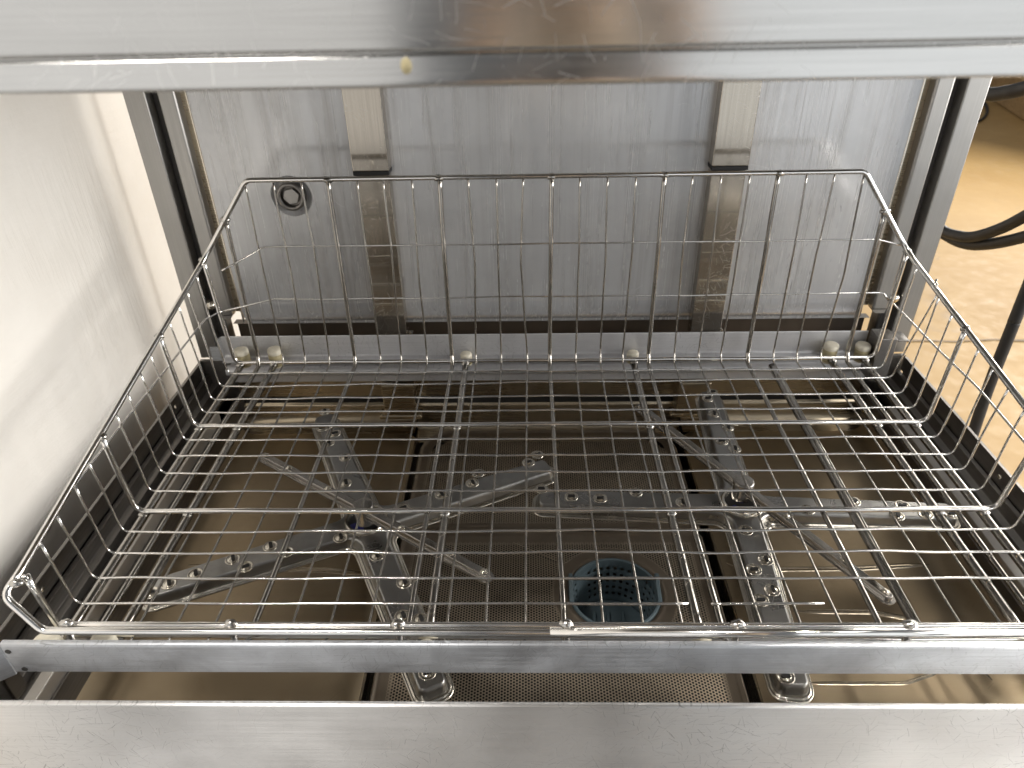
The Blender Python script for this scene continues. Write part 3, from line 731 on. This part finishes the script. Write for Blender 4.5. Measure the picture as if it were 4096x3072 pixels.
# ================================================================== filter basket
fb = thing('filter_basket', 'blue grey plastic filter basket sunk in the strainer plate', 'filter basket', (FC[0], FC[1], ZS-.1))
V = []; F = []; nS, nR = 72, 13; H_ = .095
for j in range(nR+1):
    f_ = j/nR; r_ = FR-.004-.012*f_; z = ZS+.001-H_*f_
    for i in range(nS):
        a = 2*math.pi*i/nS; V.append((FC[0]+r_*math.cos(a), FC[1]+r_*math.sin(a), z))
def win(i, j):
    deg = (i+.5)*360/nS
    if not (2 <= j <= 11): return False
    inwin = (50 < deg < 130) or (deg < 33 or deg > 325) or (147 < deg < 213)
    return inwin and (i % 2 == 0) and (j % 2 == 0)
for j in range(nR):
    for i in range(nS):
        if win(i, j): continue
        F.append((j*nS+i, j*nS+(i+1) % nS, (j+1)*nS+(i+1) % nS, (j+1)*nS+i))
g = G(); g.add(V, F); g.build('basket_wall', M['plastic'], fb, solid=.0022, auto=False)
g = G(); g.lathe([(FR-.0155, 0), (FR-.0155, .002), (0, .0022)], 48, (FC[0], FC[1], ZS-H_)); g.build('basket_bottom', M['plastic'], fb)
for dx in (-.03, -.005, .022):
    g = G(); g.box(FC[0]+dx-.003, FC[0]+dx+.003, FC[1]-.055, FC[1]+.03, ZS-H_+.0021, ZS-H_+.012); g.build('bottom_rib', M['plastic'], fb, bevel=.001)
g = G(); g.lathe([(FR-.003, -.008), (FR-.0012, -.004), (FR-.0012, .0025), (FR-.003, .0045), (FR-.0065, .004), (FR-.0075, .0), (FR-.006, -.01)], 64, (FC[0], FC[1], ZS)); g.f = [q for q in g.f if len(q) == 4]; g.build('basket_rim', M['plastic'], fb)
YH = FC[1]+.022
for s_ in (-1, 1):
    xx = FC[0]+s_*(math.sqrt(FR**2-.022**2)-.002)
    g = G(); g.prism([(YH-.045, -.012), (YH-.045, .004), (YH-.012, .011), (YH-.004, .0185), (YH+.004, .0195), (YH+.009, .017), (YH+.011, .004), (YH+.011, -.012)], 'X', xx-.0035, xx+.0035)
    g.v = [(a, b, ZS+c) for a, b, c in g.v]; g.build('handle_lug', M['plastic'], fb, bevel=.0012)
g = G(); g.tube([(FC[0]-.084, YH, ZS+.012), (FC[0]+.084, YH, ZS+.012)], .0022, 10); g.build('handle', M['bead'], fb)

# ================================================================== things beside the machine
def hose(nm, pts, r, label, cat, group=None):
    P = [Vector(p) for p in pts]; out = []
    for i in range(len(P)-1):         # Catmull-Rom
        p0, p1, p2, p3 = P[max(i-1, 0)], P[i], P[i+1], P[min(i+2, len(P)-1)]
        for k_ in range(10):
            t = k_/10; out.append(.5*((2*p1)+(p2-p0)*t+(2*p0-5*p1+4*p2-p3)*t*t+(3*p1-p0-3*p2+p3)*t**3))
    out.append(P[-1]); g = G(); g.tube(out, r, 14); o = g.build(nm, M['rubber'], auto=False); return tag(o, label, cat, group)
hose('black_hose', [(.76, 1.1, .42), (1.0, 1.1, .41), (1.1, .95, .395), (1.1, .75, .368), (1.1, .644, .372), (1.1, .573, .389), (1.1, .514, .409), (1.12, .40, .455), (1.15, .25, .53), (1.18, .12, .62), (1.2, .08, .9), (1.2, .08, 1.5)], .017, 'thick black hose curving high behind the right post', 'hose')
hose('black_hose', [(.76, 1.15, .12), (1.0, 1.12, .09), (1.1, 1.0, .06), (1.1, .80, .025), (1.1, .654, .018), (1.1, .569, .032), (1.1, .505, .055), (1.1, .426, .104), (1.1, .357, .16), (1.1, .26, .25), (1.1, .2, .36), (1.12, .17, .6), (1.13, .17, 1.5)], .014, 'upper of two black hoses sagging together beyond the right post', 'hose')
hose('black_hose', [(.76, 1.18, .04), (1.02, 1.14, .02), (1.12, 1.0, .0), (1.12, .80, -.005), (1.12, .64, .001), (1.12, .55, .016), (1.12, .459, .054), (1.12, .355, .113), (1.12, .24, .19), (1.12, .15, .30), (1.15, .12, .55), (1.16, .12, 1.5)], .0145, 'lower of two black hoses sagging together beyond the right post', 'hose')
hose('supply_hose', [(1.0, .13, 1.5), (1.0, .13, .62), (1.0, .126, .068), (1.0, .125, .0), (1.0, .122, -.147), (1.0, .112, -.267), (1.0, .09, -.5), (1.02, .06, -.84)], .0125, 'straight black hose hanging down in front of the concrete floor', 'hose')
hose('thin_cable', [(3.5, 5.35, FZ+.012), (3.9, 5.5, FZ+.012), (4.128, 5.656, FZ+.012), (4.294, 5.847, FZ+.012), (4.451, 6.104, FZ+.014), (4.598, 6.439, FZ+.012), (4.60, 6.62, FZ+.012), (4.45, 6.75, FZ+.012), (4.2, 6.72, FZ+.012)], .013, 'thin black cable looped on the concrete floor beside the timber', 'cable')
# timber at the far right
tb = thing('timber_beam', 'long sawn timber lying on the floor at the far right', 'timber', (5.2, 6.0, FZ))
d = Vector((-.2, -1.0, 0)).normalized()
g = G(); g.box(0, .55, -2.2, 2.2, FZ, FZ+.30); o = g.build('beam', M['wood'], tb, bevel=.012)
mrot = Matrix.Rotation(math.atan2(.22, 1.0)*-1, 4, 'Z'); o.data.transform(Matrix.Translation((4.70, 6.3, 0)) @ mrot)
g = G(); g.box(.1, 1.4, .1, .45, FZ+.30, FZ+.46); o = g.build('plank', M['wood'], tb, bevel=.01); o.data.transform(Matrix.Translation((4.70, 6.3, 0.002)) @ mrot)
hp = [(5.05+.1*k, 6.55-.02*k, FZ+.33+.10*math.cos(k*.55)**2) for k in range(12)]
g = G(); g.tube(hp, .022, 8); tag(g.build('white_conduit', M['white']), 'white bent conduit lying on the timber', 'conduit')

# ================================================================== the person taking the picture
PXC = .03
def person():
    t = thing('person', 'person in tan jacket with dark sleeves holding a phone up before the machine', 'person', (PXC, -1.58, FZ))
    V = [(PXC, -1.72, .06), (PXC, -1.735, .22), (PXC, -1.72, .40), (PXC, -1.70, .53), (PXC, -1.685, .63), (PXC, -1.655, .72), (PXC, -1.65, .82)]
    Rr = [(.155, .115), (.14, .105), (.155, .11), (.10, .09), (.058, .058), (.085, .098), (.075, .09)]
    E_ = [(i, i+1) for i in range(6)]
    def chain(start, pts, rad):
        k_ = start
        for p, r in zip(pts, rad): V.append(p); Rr.append((r, r)); E_.append((k_, len(V)-1)); k_ = len(V)-1
        return k_
    for s_ in (-1, 1):
        x = lambda a: PXC+s_*a
        chain(0, [(x(.10), -1.71, -.02), (x(.11), -1.69, -.38), (x(.115), -1.73, -.76), (x(.12), -1.70, -.825), (x(.13), -1.58, -.84)], [.092, .062, .043, .045, .035])
        wr = chain(3, [(x(.165), -1.70, .50), (x(.20), -1.62, .28), (x(.15), -1.42, .55), (x(.11), -1.315, .69)], [.062, .048, .038, .028])
        hb = chain(wr, [(x(.098), -1.285, .725)], [.026])
        for j, (dx, dz) in enumerate(((.0, .035), (-.002, .018), (-.002, .0), (.0, -.016))):
            chain(hb, [(x(.096+dx), -1.262, .735+dz), (x(.080+dx), -1.250, .742+dz), (x(.062+dx), -1.2485+.004, .745+dz)], [.0095, .0085, .0075])
        chain(hb, [(x(.088), -1.29, .70), (x(.066), -1.285, .708)], [.011, .0095])
    V = [(a, b+(.14 if c > .3 else .14+min(.12, (.3-c)*.5)) if b < -1.5 else (b+.05 if b < -1.35 else b), c) for a, b, c in V]
    me = bpy.data.meshes.new('body'); me.from_pydata(V, E_, [])
    o = bpy.data.objects.new('body', me); col.objects.link(o)
    sk = o.modifiers.new('skin', 'SKIN'); o.modifiers.new('sub', 'SUBSURF').levels = 2
    for i, (a, b) in enumerate(Rr): me.skin_vertices[0].data[i].radius = (a, b)
    me.skin_vertices[0].data[0].use_root = True
    dg = bpy.context.evaluated_depsgraph_get(); m2 = bpy.data.meshes.new_from_object(o.evaluated_get(dg)); bpy.data.objects.remove(o)
    for nm, c, r in (('tan_jacket', (.42, .345, .255), .8), ('dark_sleeve', (.035, .037, .042), .8), ('skin', (.42, .30, .22), .5), ('work_trousers', (.03, .032, .04), .85)):
        m2.materials.append(plain(nm, c, r, .15, 30))
    for p in m2.polygons:
        c = p.center; dx = abs(c.x-PXC); k_ = 0
        if c.z < .06: k_ = 3
        elif c.z > .62 and dx < .12 and c.y < -1.36: k_ = 2
        elif c.y > -1.335: k_ = 2
        elif dx > .17 or c.y > -1.43: k_ = 1
        p.material_index = k_; p.use_smooth = True
    o = bpy.data.objects.new('body', m2); col.objects.link(o); o.parent = t; o.location = tuple(-a for a in t.location)
    # hair, eyes, nose, ears
    g = G(); g.lathe([(.096, .0), (.099, .03), (.092, .07), (.065, .103), (.03, .117), (0, .12)], 24, (PXC, -1.522, .80)); g.build('hair', plain('brown_hair', (.03, .02, .013), .6), t)
    g = G(); g.tube([(PXC, -1.420, .80), (PXC, -1.396, .765), (PXC, -1.405, .758)], [.008, .014, .010], 10); g.build('nose', m2.materials[2], t)
    for s_ in (-1, 1):
        g = G(); g.lathe([(.0, -.013), (.009, -.009), (.013, 0), (.009, .009), (0, .013)], 14, (PXC+s_*.033, -1.423, .79)); g.build('eye', M['white'], t)
        g = G(); g.lathe([(.0, -.03), (.012, -.02), (.014, 0), (.01, .02), (0, .03)], 12, (PXC+s_*.092, -1.515, .785)); g.build('ear', m2.materials[2], t)
    g = G(); g.tube([(PXC-.025, -1.426, .715), (PXC, -1.418, .712), (PXC+.025, -1.426, .715)], .005, 8); g.build('mouth', plain('lips', (.3, .12, .1), .5), t)
    ph = thing('phone', 'black phone held up in both hands in front of the face', 'phone', (-.0421, -1.262, .73))
    g = G(); g.box(-.075, .075, -.036, .036, -.004, .004); o = g.build('phone_body', M['rubber'], None, bevel=.003)
    o.parent = ph; q = m.to_3x3().to_4x4(); o.data.transform(Matrix.Translation((0, -.0, .0)) @ q)
    o.location = Vector((-.0421, -1.2442, .7471))-fw*.0165-Vector(ph.location)
person()
